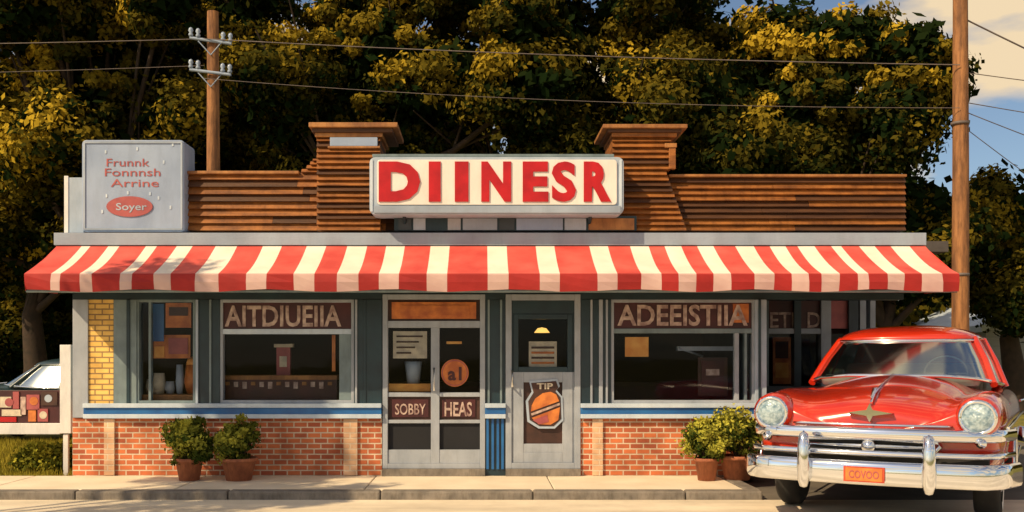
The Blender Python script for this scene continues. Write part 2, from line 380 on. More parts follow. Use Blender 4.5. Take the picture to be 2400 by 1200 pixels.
b=MB(); b.fb(326,452,708,939,.06,.065,M['glass']); b.fb(522,795,783,938,.06,.065,M['glass']); b.fb(1439,1722,781,938,.06,.065,M['glass']); b.fb(1751,1763,781,938,.06,.065,M['glass'])
b.build('window_glass',dn)
b=MB(); b.fb(522,823,709,771,.03,.06,M['maroon']); b.fb(1439,1763,709,770,.03,.06,M['maroon']); b.fb(1718,1755,712,756,.022,.029,M['orange'])
b.build('transom_panels',dn)
text('transom_lettering','AITDIUEIIA',527,800,716,766,0.028,M['letter'],dn,0.008,0.02)
text('transom_lettering.001','ADEEISTIIA',1447,1752,714,764,0.020,M['letter'],dn,0.008,0.02)
b=MB()
b.fb(388,448,710,768,.12,.13,M['orange']); b.fb(396,440,720,740,.11,.119,M['brown']); b.fb(356,384,712,800,.14,.15,M['blue'])
b.fb(360,446,785,840,.2,.21,M['orange']); b.fb(395,440,792,830,.185,.199,M['fadedred']); b.fb(362,385,812,838,.185,.199,M['orangeb'])
b.fb(326,452,925,939,.12,.5,M['woodcap'])
for u,w,h,m in ((334,14,35,'paper'),(352,16,50,'paper'),(378,12,30,'greypaint'),(402,10,70,'sblue'),(435,22,70,'orange')):
    r=w/210/1.0; b.lathe([(0,0),(r*.7,0),(r,h/210*.4),(r*.8,h/210),(0,h/210)],(X(u),0.3,Z(925)),'z',M[m],16)
b.lathe([(0,0),(.06,.02),(.085,.09),(.06,.16),(0,.18)],(X(435),.3,Z(872)),'z',M['orangeb'],16)
b.fb(522,790,880,890,.25,.8,M['woodcap']); b.fb(522,790,890,938,.25,.28,M['maroon'])
b.fb(648,680,812,880,.5,.56,M['fadedred']); b.fb(642,686,806,814,.48,.58,M['paper']); b.fb(655,672,835,860,.49,.499,M['paper'])
for k in range(13): b.fb(528+k*20,538+k*20,895,903+(k%3)*4,.235,.249,M['letter' if k%3 else 'woodcap'])
b.fb(778,786,785,870,.12,.13,M['orange'])
b.fb(1465,1520,790,836,.075,.08,M['orangeb'])
b.fb(1636,1705,838,928,.3,.32,M['brown']); b.fb(1644,1697,846,920,.285,.299,M['maroon']); b.fb(1655,1686,865,880,.275,.284,M['letter'])
b.fb(1588,1722,812,822,.5,.6,M['sblue'])
b.build('window_displays',dn)
b=MB(); b.tube([(X(1590,.5),.5,Z(816,.5)),(X(1650,.5),.55,Z(835,.5)),(X(1640,.5),.55,Z(842,.5))],0.012,M['sblue'],6)
for u in (420,640,1560): b.tube([(X(u),1.2,2.4),(X(u),1.2,1.95)],0.006,M['wire'],5); b.lathe([(0.02,.12),(0.06,.1),(0.16,0),(0.15,0)],(X(u),1.2,1.85),'z',M['fadedred'],16)
b.build('pendant_lamps',dn)
b=MB()
g1='greypaint'
frame(897,1137,690,1098,g1,12,-0.02,0.12)
b.fb(909,1125,752,768,-0.01,.1,M[g1],0)
b.fb(1010,1030,768,1086,-0.01,.1,M[g1],0)
b.fb(909,1010,920,930,-0.005,.09,M[g1],0); b.fb(1030,1125,920,930,-0.005,.09,M[g1],0)
b.fb(909,1010,984,992,-0.005,.09,M[g1],0); b.fb(1030,1125,984,992,-0.005,.09,M[g1],0)
b.fb(909,1010,1054,1086,-0.005,.09,M[g1],0); b.fb(1030,1125,1054,1086,-0.005,.09,M[g1],0)
b.fb(897,1137,1098,1116,-0.06,.12,M['kerb'],0)
b.build('double_door_frame',dn,bevel=0.004)
b=MB(); b.fb(909,1010,768,920,.05,.055,M['glass'],0); b.fb(1030,1125,768,920,.05,.055,M['glass'],0); b.build('double_door_glass',dn)
b=MB()
b.fb(909,1125,702,752,.03,.05,M['brown'],0); b.fb(918,1116,708,747,.0,.029,M['orange'],0); b.fb(935,1100,716,739,-.012,-.001,M['orange'],0)
b.fb(909,1010,930,984,.03,.05,M['brown'],0);b.fb(1030,1125,930,984,.03,.05,M['brown'],0)
b.fb(909,1010,992,1054,.03,.05,M['dark'],0);b.fb(1030,1125,992,1054,.03,.05,M['dark'],0)
b.fb(918,1004,936,978,.015,.029,M['maroon'],0);b.fb(1036,1114,936,978,.015,.029,M['maroon'],0)
b.fb(920,1000,776,840,.065,.07,M['paper'],0); 
for k in range(4): b.fb(928,990-k*9,786+k*13,790+k*13,.056,.064,M['brown'],0)
b.fb(1046,1082,800,806,.065,.07,M['orangeb'],0)
b.fb(909,1008,900,918,.1,.4,M['orangeb'],0)
b.lathe([(0,0),(0.07,0),(0.09,.16),(0.1,.25),(0,.25)],(X(965),.25,Z(900)),'z',M['sblue'],18)
b.build('double_door_panels',dn)
b=MB(); b.lathe([(0,0),(.155,0),(.155,.012),(0,.012)],(X(1066,.02),.02,Z(874,.02)),'y',M['orange'],28,False); b.lathe([(.135,-.004),(.145,-.004),(.145,0.001),(.135,0.001)],(X(1066,.02),.016,Z(874,.02)),'y',M['fadedred'],28,False); b.build('round_notice',dn)
text('round_notice_lettering','a1',1050,1082,860,892,.017,M['maroon'],dn,.006,.03)
text('door_sign_lettering','SOBBY',926,998,946,972,.014,M['letter'],dn,.006,.01)
text('door_sign_lettering.001','HEAS',1042,1106,942,976,.014,M['letter'],dn,.006,.02)
b=MB()
frame(1185,1360,690,1098,g1,14,-0.03,0.12)
frame(1203,1342,736,872,'teal',12,-0.01,0.1)
b.fb(1199,1346,704,736,.0,.1,M['teal'],0)
b.fb(1199,1203,736,872,.0,.1,M['teal'],0);b.fb(1342,1346,736,872,.0,.1,M['teal'],0)
frame(1203,1342,872,1084,g1,24,-0.012,0.1)
b.fb(1199,1203,872,1084,.0,.1,M[g1],0);b.fb(1342,1346,872,1084,.0,.1,M[g1],0)
b.fb(1217,1328,1040,1060,-0.008,.09,M[g1],0)
b.fb(1185,1360,1098,1116,-0.06,.12,M['kerb'],0)
b.build('single_door_frame',dn,bevel=0.004)
b=MB(); b.fb(1215,1330,748,860,.05,.055,M['glass'],0); b.build('single_door_glass',dn)
b=MB()
b.fb(1227,1318,896,1040,.02,.04,M['brown'],0)
b.fb(1240,1306,800,864,.065,.07,M['paper'],0)
for k in range(4): b.fb(1246,1300,812+k*12,817+k*12,.057,.064,M['orange' if k%2 else 'brown'],0)
b.lathe([(0,0),(.09,.0),(.05,.05),(0,.06)],(X(1274),.3,Z(778)),'z',M['bulb'],18)
b.build('single_door_panels',dn)
b=MB(); b.tube([(X(1200),-.02,Z(868)),(X(1200),-.09,Z(868)),(X(1200),-.09,Z(906)),(X(1200),-.02,Z(906))],.012,M['chrome'],8)
b.tube([(X(1018),-.02,Z(862)),(X(1018),-.08,Z(862)),(X(1018),-.08,Z(915)),(X(1018),-.02,Z(915))],.01,M['chrome'],8); b.build('door_handles',dn)
def pp(L): return [(X(u),Z(v)) for u,v in L]
b=MB()
out=[(1240,893),(1306,888),(1312,905),(1304,914),(1318,930),(1320,985),(1300,1004),(1262,1004),(1236,988),(1232,940),(1246,918)]
b.prism(pp(out)[::-1],-.024,.019,M['sblue'])
cxx=sum(u for u,v in out)/11; cyy=sum(v for u,v in out)/11
b.prism(pp([(cxx+(u-cxx)*.88,cyy+(v-cyy)*.91) for u,v in out])[::-1],-.028,-.025,M['brown'])
b.prism(pp([(1246,950),(1254,934),(1272,921),(1290,918),(1303,924),(1310,940),(1244,964)])[::-1],-.034,-.029,M['orange'])
b.prism(pp([(1244,969),(1311,944),(1312,949),(1246,974)])[::-1],-.037,-.029,M['letter'])
b.prism(pp([(1246,979),(1312,954),(1308,984),(1290,995),(1262,994)])[::-1],-.033,-.029,M['orange'])
b.prism(pp([(1248,984),(1282,972),(1286,988),(1264,994)])[::-1],-.037,-.034,M['fadedred'])
b.build('door_badge',dn)
text('door_badge_lettering','TIP',1258,1296,898,912,-.0285,M['paper'],dn,.005,.03)
b=MB()
b.fb(135,2162,548,577,-0.1,0.0,M['fascia'],0)
x0,x1=X(135),X(2162); xb0,xb1=X(150),X(2130); zt=Z(541); zl=Z(548)
b.add([(x0,-.1,zl),(x1,-.1,zl),(xb1,.6,zt),(xb0,.6,zt),(xb0,.6,zl-.0),(xb1,.6,zl-.0)],[(0,1,2,3),(1,5,2),(0,3,4),(3,2,5,4)],M['paleblue'])
b.fb(140,2157,577,581,-0.08,-.0,M['teal'],0)
b.build('roof_fascia',dn,bevel=0.005)
PB=MB(); rnd=random.Random(2)
def board_rows(fL,fR,v0,v1,y,dep,mats,rh=17,pr=.4):
    v=v1
    while v>v0+1:
        vt=max(v-rh,v0); um=(v+vt)/2; a,c=fL(um),fR(um)
        if c>a:
            u=a
            while u<c-1:
                u2=min(u+rnd.uniform(180,420),c)
                if c-u2<60: u2=c
                xa,xc=X(u,y)+.0015,X(u2,y)-.0015; z0,z1=Z(v,y),Z(vt,y); m=M[mats[rnd.random()<pr]]; j=rnd.uniform(-.004,.004)
                PB.add([(xa,y-.048+j,z0),(xc,y-.048+j,z0),(xc,y+j,z1),(xa,y+j,z1),(xa,y+dep,z0),(xc,y+dep,z0),(xc,y+dep,z1),(xa,y+dep,z1)],[(0,1,2,3),(0,4,5,1),(1,5,6,2),(2,6,7,3),(3,7,4,0),(4,7,6,5)],m)
                u=u2
        v=vt
def lT(v):
    if v>405: return 440
    t=(405-v)/40; return 690+min(t,1)**.5*50
board_rows(lambda v:440,lambda v:905,405,541,.12,.25,('wood','wood2'),17,.35)
board_rows(lT,lambda v:905,372,405,.12,.25,('wood','wood2'),9)
board_rows(lambda v:743,lambda v:892,322,540,.0,.6,('wood','wood2'),13,.5)
board_rows(lambda v:1434,lambda v:1572 if v<400 else 1560+min((v-400)*.35,50),322,541,.0,.6,('wood2','wood'),13,.3)
board_rows(lambda v:1560,lambda v:2120,412,541,.12,.25,('wood','wood2'),14,.55)
board_rows(lambda v:890,lambda v:1440,380,541,.14,.2,('wood2','wood2'))
PB.build('parapet_siding',dn)
b=MB()
b.fb(438,700,400,407,.05,.40,M['woodcap']); b.fb(1568,2126,408,414,.05,.40,M['woodcap'])
b.fb(740,898,314,323,-.06,.65,M['woodcap'],0); b.fb(734,922,304,314,-.09,.68,M['wood2'],0); b.fb(728,934,293,304,-.13,.72,M['woodcap'],0)
b.fb(1432,1584,314,323,-.06,.65,M['wood'],0); b.fb(1422,1594,306,314,-.09,.68,M['wood2'],0); b.fb(1410,1606,297,306,-.13,.72,M['woodcap'],0)
b.fb(775,886,324,345,-.055,-.0,M['signblue'],0); b.fb(770,892,345,350,-.065,.0,M['woodcap'],0)
b.fb(1556,1584,338,348,-.06,.0,M['woodcap'],0); b.fb(1566,1582,348,398,-.05,.0,M['wood'],0)
b.build('parapet_caps',dn,bevel=0.006)
b=MB(); b.fb(925,1490,508,542,-.06,-.0,M['teal'],0)
for u0,u1,m in ((935,965,'wingwall'),(970,998,'sblue'),(1050,1080,'greypaint'),(1085,1165,'fascia'),(1170,1205,'wingwall'),(1210,1318,'signblue'),(1322,1372,'sblue'),(1378,1484,'woodcap')):
    b.fb(u0,u1,514,541,-.075,-.061,M[m],0)
b.build('clerestory',dn)
aw=top('striped_awning'); 
FY=-0.85; zt,zf,zv=Z(576),Z(641,FY),Z(681,FY)
reds=[(57,120),(142,187),(215,282),(310,360),(400,458),(512,577),(625,688),(737,790),(840,888),(935,1000),(1048,1143),(1192,1265),(1312,1400),(1447,1503),(1550,1590),(1632,1672),(1713,1768),(1815,1855),(1895,1925),(1968,2010),(2035,2080),(2120,2160),(2208,2248)]
edges=[];p=57
for a,c in reds:
    if a>p: edges.append((p,a,'cream'))
    edges.append((a,c,'red')); p=c
b=MB()
for a,c,m in edges:
    xa,xc=X(a,FY),X(c,FY); K=8
    top_=[]
    for side in (xa,xc):
        col=[]
        for k in range(K+1):
            t=k/K; sag=-(0.03+.010*math.sin(side*4.3))*math.sin(math.pi*t); col.append((side,-.06+(FY+.06)*t,zt+(zf-zt)*t+sag))
        w=.014*math.sin(side*9)
        col.append((side,FY-.006,zf-.015)); col.append((side,FY-.012+w,(zf+zv)/2)); col.append((side,FY+w*1.6,zv+.014*math.sin(side*5)))
        top_.append(col)
    n=len(top_[0]); vs=top_[0]+top_[1]
    b.add(vs,[(i,i+n,i+n+1,i+1) for i in range(K)],M[m],False)
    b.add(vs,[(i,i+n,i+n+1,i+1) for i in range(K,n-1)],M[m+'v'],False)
o=b.build('canvas',aw); q=o.modifiers.new('s','SOLIDIFY'); q.thickness=0.006
b=MB()
for xe in (X(57,FY)+.004,X(2248,FY)-.004):
    b.add([(xe,-.06,zt-.01),(xe,FY+.01,zf-.02),(xe,FY+.01,zv),(xe,-.06,zv+.02)],[(0,1,2,3)],M['red'])
b.build('end_panels',aw,recalc=False)
b=MB(); xa,xc=X(57,FY),X(2248,FY)
b.tube([(xa,FY+.05,zv-.0),(xc,FY+.05,zv-.0)],.018,M['tealgrey'],8)
b.box(xa+.03,xc-.03,FY+.12,-.03,zv+.03,zv+.05,M['teal'])
for k in range(12):
    x=xa+.1+(xc-xa-.2)*k/11; b.tube([(x,-.02,zv+.06),(x,FY+.05,zv+.0)],.012,M['tealgrey'],6)
b.build('frame_and_soffit',aw)
sg=top('diner_sign')
sy=-.32
def rrect(u0,u1,v0,v1,y,r=14,n=5):
    x0,x1,z0,z1=X(u0,y),X(u1,y),Z(v1,y),Z(v0,y); r=r/210; P=[]
    for cx,cz,a0 in ((x1-r,z1-r,0),(x0+r,z1-r,90),(x0+r,z0+r,180),(x1-r,z0+r,270)):
        for k in range(n+1):
            a=math.radians(a0+90*k/n); P.append((cx+r*math.cos(a),cz+r*math.sin(a)))
    return P[::-1]
b=MB()
b.prism(rrect(866,1462,368,503,sy,14),sy,-.02,M['sblue'])
b.prism(rrect(884,1446,374,480,sy-.02,8),sy-.02,sy-.001,M['signwhite'])
b.fb(876,1455,482,499,sy-.03,sy-.001,M['fascia'])
b.fb(872,1440,360,367,sy+.02,-.04,M['tealgrey'],sy)
b.fb(868,874,374,496,sy-.012,sy-.001,M['paleblue']); b.fb(1452,1458,374,496,sy-.012,sy-.001,M['paleblue'])
b.build('sign_box',sg,bevel=0.004)
b=MB(); 
for u in (950,1380): b.tube([(X(u),-.03,Z(530)),(X(u),sy+.1,Z(500))],.02,M['teal'],6)
b.build('brackets',sg)
for ch,u0,u1,of in (('D',888,985,.06),('I',1005,1033,.05),('I',1066,1098,.05),('N',1128,1198,.055),('E',1225,1285,.055),('S',1293,1350,.038),('R',1368,1432,.055)):
    text('letter_'+ch.lower(),ch,u0,u1,379,473,sy-.02,M['signred'],sg,.014,of)
rs=top('roof_sign_box')
b=MB(); b.prism(rrect(192,432,328,543,-.05,10),-.05,.35,M['signblue']); b.build('box',rs,bevel=.008)
b=MB(); b.fb(152,196,416,546,.05,.5,M['sblue']); b.fb(150,160,412,546,.04,.049,M['whitepaint'])
b.build('side_box',rs,bevel=.008)
b=MB()
for q in ((196,428,332,336),(196,428,535,539)): b.fb(*q,-.062,-.051,M['fascia'],-.05)
b.fb(196,200,336,535,-.062,-.051,M['sblue'],-.05); b.fb(424,428,336,535,-.062,-.051,M['sblue'],-.05)
for u,v in ((248,352),(322,345),(405,335),(250,455),(400,482),(240,492),(300,448),(352,450),(384,376),(372,460)): b.fb(u-2,u+2,v,v+8,-.056,-.051,M['paleblue'],-.05)
b.build('trim',rs)
text('lettering','Frunnk',250,350,372,390,-.052,M['fadedred'],rs,.004,.0)
text('lettering.001','Fonnnsh',246,376,395,413,-.052,M['fadedred'],rs,.004,.0)
text('lettering.002','Arrine',260,372,420,438,-.052,M['fadedred'],rs,.004,.0)
b=MB(); ov=[(X(308)+math.cos(a)*54/210,Z(486)+math.sin(a)*24/210) for a in [k*math.pi/14 for k in range(28)]]
b.prism(ov,-.062,-.051,M['fadedred'])
b.build('oval_badge',rs); text('oval_lettering','Soyer',272,344,476,498,-.062,M['sblue'],rs,.004,.01)

# ================================================================ POTTED SHRUBS
def shrub(x,y,pr,ph,cz,rx,rz,seed,n=70):
    t=top('potted_shrub',(x,y,0))
    b=MB(); b.lathe([(0,0),(pr*.7,0),(pr*.95,ph*.85),(pr*1.08,ph*.85),(pr*1.08,ph),(pr*.93,ph),(pr*.9,ph*.9),(0,ph*.9)],(0,0,0.003),'z',M['terracotta'],26); b.build('pot',t)
    b=MB(); b.lathe([(pr*.9,0),(0,.01)],(0,0,ph*.88),'z',M['soil'],20)
    for k in range(5):
        a=k*1.3; b.tube([(0,0,ph*.85),(math.cos(a)*rx*.3,math.sin(a)*rx*.3,cz-.1),(math.cos(a)*rx*.6,math.sin(a)*rx*.6,cz+.1)],[.015,.01,.004],M['bark'],6)
    b.build('stems',t)
    rr=random.Random(seed); bl=[(0,0,cz,rx*.8,rx*.7,rz*.85)]+[(rr.uniform(-.5,.5)*rx,rr.uniform(-.4,.4)*rx,cz+rr.uniform(-.4,.4)*rz,rx*.5,rx*.5,rz*.45) for _ in range(5)]
    c,d=sample(bl,n,seed,.3,1); leaves('foliage',c,d,.10,75,.022,t,seed,dark=(.03,.055,.012),gold=(.50,.48,.07),goldness=.9,rnd=.8)
shrub(X(445,-.4),-.42,.15,.24,.42,.31,.32,11,100)
shrub(X(560,-.4),-.40,.19,.24,.43,.27,.29,12,85)
shrub(X(1655,-.4),-.42,.13,.24,.44,.26,.26,13,80)
shrub(X(1728,-.35),-.34,.19,.26,.5,.27,.32,14,90)

# ================================================================ POLES & WIRES
def upole(x,y,h,r,arms,seed=0):
    t=top('utility_pole',(x,y,-0.1)); b=MB()
    b.tube([(0,0,0),(0.01,0,h*.5),(0.0,0,h)],[r*1.12,r,r*.82],M['pole'],16)
    for z in (h*.3,h*.55,): b.lathe([(r*1.12,0),(r*1.14,.0),(r*1.14,.04),(r*1.1,.04)],(0,0,z),'z',M['wire'],16)
    b.build('post',t)
    b=MB()
    for z,L,an in arms:
        c,s_=math.cos(an),math.sin(an)
        b.tube([(-L*c,-r-.03,z+.05),(L*c,-r-.03+L*s_*.3,z-.04)],.026,M['insul'],6)
        b.tube([(-L*.6*c,-r-.03,z),(0,-r-.01,z-.22)],.010,M['insul'],5); b.tube([(L*.6*c,-r-.03,z),(0,-r-.01,z-.22)],.010,M['insul'],5)
        for k in (-.95,-.6,.6,.95):
            b.lathe([(0,0),(.03,0),(.04,.03),(.022,.06),(.042,.09),(.03,.13),(0,.15)],(k*L*c,-r-.03+max(k,0)*L*s_*.3,z+.03-k*.045),'z',M['insul'],10)
    b.build('crossarms',t)
    return t
upole(X(499,5),5,Z(28,5)+.1,.112,[(Z(88,5),.34,.2),(Z(162,5),.34,-.2)])
upole(X(2250,3),3,8.6,.108,[(8.1,.9,.1)])
def wire(p,q,sag,b,r=.012):
    pts=[]
    for k in range(25):
        t=k/24; pts.append((p[0]+(q[0]-p[0])*t,p[1]+(q[1]-p[1])*t,p[2]+(q[2]-p[2])*t-sag*4*t*(1-t)))
    b.tube(pts,r,M['wire'],5)
wl=top('overhead_wires'); b=MB()
LP=(X(485,5),4.85); RP=(X(2240,3),2.88)
wire((LP[0],LP[1],Z(98,5)),(RP[0],RP[1],Z(158,3)),.06,b,.008)
wire((LP[0],LP[1],Z(190,5)),(RP[0],RP[1],Z(258,3)),.12,b,.005)
wire((LP[0],LP[1],Z(98,5)),(-30,6,7.3),.3,b,.008)
wire((LP[0],LP[1],Z(160,5)),(-30,6,6.6),.3,b,.005)
RX=X(2262,3)
for z0,q,sg_,r in ((Z(45,3),(18,4,2.2),.25,.012),(Z(170,3),(22,5,5.0),.25,.007),(Z(240,3),(24,6,4.2),.3,.007),(Z(262,3),(16,4,2.4),.2,.007),(Z(300,3),(12,4.5,0.6+1.2),.05,.006)):
    wire((RX,3,z0),q,sg_,b,r)
b.build('cables',wl)

# ================================================================ DISPLAY BOARD (left)
mbd=top('roadside_display_board'); y=.55
b=MB()
b.fb(140,166,808,1016,y,y+.08,M['whitepaint']); b.box(X(-150,y),X(140,y),y+.005,y+.075,Z(1018,y),Z(992,y),M['whitepaint'])
b.box(X(-170,y),X(-150,y),y,y+.08,Z(1018,y),Z(820,y),M['whitepaint'])
b.box(X(-150,y),X(140,y),y+.03,y+.05,Z(992,y),Z(915,y),M['maroon'])
for u in (152,-160): b.box(X(u-6,y),X(u+6,y),y+.02,y+.06,-.1,Z(1018,y),M['whitepaint'])
b.build('frame',mbd,bevel=.005)
b=MB()
for u0,u1,v0,v1,m in ((-140,-60,925,985,'orange'),(-50,-5,930,985,'sblue'),(0,26,930,955,'paper'),(4,50,960,975,'paper'),(30,44,918,958,'fadedred'),(62,92,925,960,'fadedred'),(96,134,918,950,'brown'),(66,84,962,988,'orange'),(88,112,958,988,'fadedred'),(0,38,977,989,'signred'),(48,60,930,972,'letter')):
    b.fb(u0,u1,v0,v1,y+.015,y+.029,M[m])
for u,v,r_,m in ((20,943,10,'fadedred'),(78,940,10,'orange'),(100,973,9,'paper'),(112,934,9,'sblue')):
    b.lathe([(0,-.003),(r_/200,-.003),(r_/200,.001)],(X(u,y),y+.014,Z(v,y)),'y',M[m],16,False)
b.build('pictures',mbd)

# ================================================================ CAR
def superp(w,h,n=12,e=0.6):
    P=[]
    for k in range(n):
        a=2*math.pi*k/n; c,s_=math.cos(a),math.sin(a)
        P.append((math.copysign(abs(c)**e,c)*w/2,math.copysign(abs(s_)**e,s_)*h/2))
    return P
def sweep(b,path,prof,m):
    n=len(path); k=len(prof); vs=[];fs=[]
    for i,p in enumerate(path):
        p=Vector(p); t=(Vector(path[min(i+1,n-1)])-Vector(path[max(i-1,0)])).normalized(); a=t.cross(Vector((0,0,1))).normalized()
        for (q,h) in prof: vs.append(p+a*q+Vector((0,0,h)))
    for i in range(n-1):
        for j in range(k): j2=(j+1)%k; fs.append((i*k+j,i*k+j2,(i+1)*k+j2,(i+1)*k+j))
    fs.append(tuple(range(k))); fs.append(tuple(range(n*k-1,(n-1)*k-1,-1)))
    b.add(vs,fs,m,True)
def car(loc,rot,scale,paint,name='parked_car',platetext=None):
    t=top(name,loc,rot); t.scale=(scale,)*3
    st=[(-2.40,.66,.50,.84,.86),(-2.36,.85,.46,.97,.94),(-2.22,.94,.42,1.06,1.02),(-1.85,.975,.40,1.09,1.09),(-1.3,.985,.38,1.08,1.16),(-.85,.985,.36,1.06,1.20),(-.3,.985,.36,1.05,1.19),(.5,.985,.36,1.04,1.17),(1.3,.985,.36,1.04,1.14),(1.9,.97,.38,1.02,1.07),(2.38,.92,.42,.93,.95),(2.52,.75,.5,.78,.80)]
    vs=[];fs=[]
    for (y,w,zb,zf,zh) in st:
        half=[(w*.8,zb),(w*.985,zb+.07),(w*1.0,(zb+zf)/2),(w*.985,zf-.12),(w*.90,zf-.015),(w*.78,zf),(w*.64,(zf*.55+zh*.45)-.055),(w*.50,zh-.045),(w*.25,zh)]
        ring=[(0,zb)]+half+[(0,zh+.018)]+[(-x,z) for x,z in half[::-1]]
        k=len(ring); vs+=[(x,y,z) for x,z in ring]
    n=len(st)
    for i in range(n-1):
        for j in range(k): j2=(j+1)%k; fs.append((i*k+j,i*k+j2,(i+1)*k+j2,(i+1)*k+j))
    fs.append(tuple(range(k-1,-1,-1))); fs.append(tuple(range((n-1)*k,n*k)))
    b=MB(); b.add(vs,fs,paint,True); body=b.build('body',None,sub=2)
    cuts=[]
    for y in (-1.5,1.45):
        for s_ in (-1,1):
            c=MB(); c.tube([(s_*.62,y,.34),(s_*1.2,y,.34)],.41,M['rubber'],32,False); co=c.build('cut'); cuts.append(co)
            q=body.modifiers.new('bo','BOOLEAN'); q.object=co; q.operation='DIFFERENCE'; q.solver='EXACT'
    bpy.context.view_layer.update(); dg=bpy.context.evaluated_depsgraph_get()
    me=bpy.data.meshes.new_from_object(body.evaluated_get(dg)); body.modifiers.clear(); body.data=me
    for c in cuts: bpy.data.objects.remove(c)
    body.parent=t
    b=MB()
    for y in (-1.5,1.45):
        for s_ in (-1,1):
            x=s_*.80
            b.lathe([(.20,s_*.08),(.24,s_*.105),(.31,s_*.105),(.345,s_*.07),(.355,0),(.345,-s_*.07),(.30,-s_*.1),(.2,-s_*.09)],(x,y,.355),'x',M['rubber'],32)
            b.lathe([(.215,s_*.108),(.275,s_*.112)],(x,y,.355),'x',M['whitepaint'],32)
            b.lathe([(.21,s_*.09),(.2,s_*.07),(.15,s_*.08),(.12,s_*.11),(.05,s_*.13),(0,s_*.132)],(x,y,.355),'x',M['chrome'],32)
            b.lathe([(.2,-s_*.06),(0,-s_*.06)],(x,y,.355),'x',M['rubber'],20)
    b.tube([(-.78,-1.5,.33),(.78,-1.5,.33)],.05,M['rubber'],8); b.tube([(-.78,1.45,.33),(.78,1.45,.33)],.05,M['rubber'],8)
    b.box(-.7,.7,-2.2,2.2,.30,.38,M['rubber'])
    b.build('wheels',t)
    base=[(0,-.98),(.40,-.95),(.68,-.84),(.79,-.62),(.84,-.1),(.85,.42),(.83,.95),(.76,1.32),(.5,1.68),(0,1.78)]
    topr=[(0,-.36),(.34,-.345),(.54,-.28),(.615,-.15),(.65,.1),(.66,.45),(.64,.85),(.58,1.1),(.38,1.3),(0,1.36)]
    zb=[1.175,1.175,1.15,1.12,1.09,1.08,1.08,1.08,1.09,1.10]; zt_=1.53
    def full(r): return r+[(-x,y) for x,y in r[-2:0:-1]]
    B=full(base);T=full(topr);ZB=zb+zb[-2:0:-1]; n=len(B)
    b=MB(); vs=[(B[i][0],B[i][1],ZB[i]) for i in range(n)]+[((B[i][0]*.47+T[i][0]*.53)*1.02,B[i][1]*.47+T[i][1]*.53,(ZB[i]+zt_)/2+.01) for i in range(n)]+[(T[i][0],T[i][1],zt_) for i in range(n)]
    b.add(vs,[(i+r*n,(i+1)%n+r*n,(i+1)%n+(r+1)*n,i+(r+1)*n) for i in range(n) for r in (0,1)],M['carglass'],True); b.build('glass',t)
    b=MB(); vs=[];R=[(1.035,-.025),(1.05,.012),(.985,.06),(.8,.115),(.5,.15),(.2,.165)]
    cy=.48
    for sc,dz in R: vs+=[(T[i][0]*sc,cy+(T[i][1]-cy)*sc,zt_+dz) for i in range(n)]
    vs.append((0,cy,zt_+.168)); L=len(R)
    fs=[(r*n+i,r*n+(i+1)%n,(r+1)*n+(i+1)%n,(r+1)*n+i) for r in range(L-1) for i in range(n)]+[((L-1)*n+i,(L-1)*n+(i+1)%n,L*n) for i in range(n)]
    fs.append(tuple(range(n-1,-1,-1)))
    b.add(vs,fs,paint,True); b.build('roof',t,sub=1)
    b=MB()
    def bt(i,f,o=1.015):
        x=(B[i][0]*(1-f)+T[i][0]*f)*o; y=B[i][1]*(1-f)+T[i][1]*f
        if 0.2<f<.8: x*=1.02
        return (x,y,ZB[i]*(1-f)+zt_*f+.005)
    for i,r in ((3,.032),(n-3,.032),(5,.028),(n-5,.028),(7,.07),(n-7,.07)):
        b.tube([bt(i,-.05),bt(i,.5),bt(i,1.02)],[r*1.1,r,r],paint,8)
    b.build('pillars',t)
    b=MB(); C=M['chrome']
    ring=[(B[i][0]*1.01,B[i][1]*1.01,ZB[i]+.012) for i in range(n)]; b.tube(ring+[ring[0]],.018,C,6)
    wt=[bt(i,.97,1.02) for i in (n-3,n-2,n-1,0,1,2,3)]; b.tube(wt,.013,C,6)
    b.tube([bt(3,f,1.035) for f in (0,.5,1)],.013,C,6); b.tube([bt(n-3,f,1.035) for f in (0,.5,1)],.013,C,6)
    def arc(z,half,yf,bow,wrap,N=20):
        P=[]
        for k in range(N+1):
            x=-half+2*half*k/N; a=abs(x/half); P.append((x,yf+bow*a*a+wrap*max(0,a-.82)**2*30*.3,z))
        return P
    sweep(b,arc(.45,1.03,-2.66,.14,1.2),superp(.09,.19,14),C)
    sweep(b,arc(.60,1.0,-2.60,.14,1.2),superp(.06,.045,10),C)
    sweep(b,arc(.745,.985,-2.51,.13,1.3),superp(.10,.10,12),C)
    sweep(b,arc(.815,.60,-2.455,.05,0),superp(.035,.02,8),C)
    for x in (-.46,.46):
        b.lathe([(0,-.19),(.03,-.18),(.05,-.12),(.055,0),(.05,.14),(.035,.24),(0,.27)],(x,-2.70,.5),'z',C,14)
    b.tube([(-.52,-2.48,.66),(-.50,-2.5,.70),(0,-2.52,.715),(.50,-2.5,.70),(.52,-2.48,.66),(.46,-2.49,.60),(0,-2.51,.585),(-.46,-2.49,.60),(-.52,-2.48,.66)],.018,C,8)
    sweep(b,[(-.48,-2.475,.65),(0,-2.505,.65),(.48,-2.475,.65)],superp(.03,.03,8),C)
    b.lathe([(0,-.05),(.05,-.04),(.06,0),(.04,.03),(0,.04)],(0,-2.5,.65),'y',C,16)
    for s_ in (-1,1):
        hx=s_*.775
        b.lathe([(.105,-.03),(.115,-.05),(.134,-.045),(.142,0),(.135,.03)],(hx,-2.42,.895),'y',C,28)
        b.lathe([(.03,0),(.04,-.03),(.0,-.045)],(s_*.80,-2.45,.70),'y',C,12)
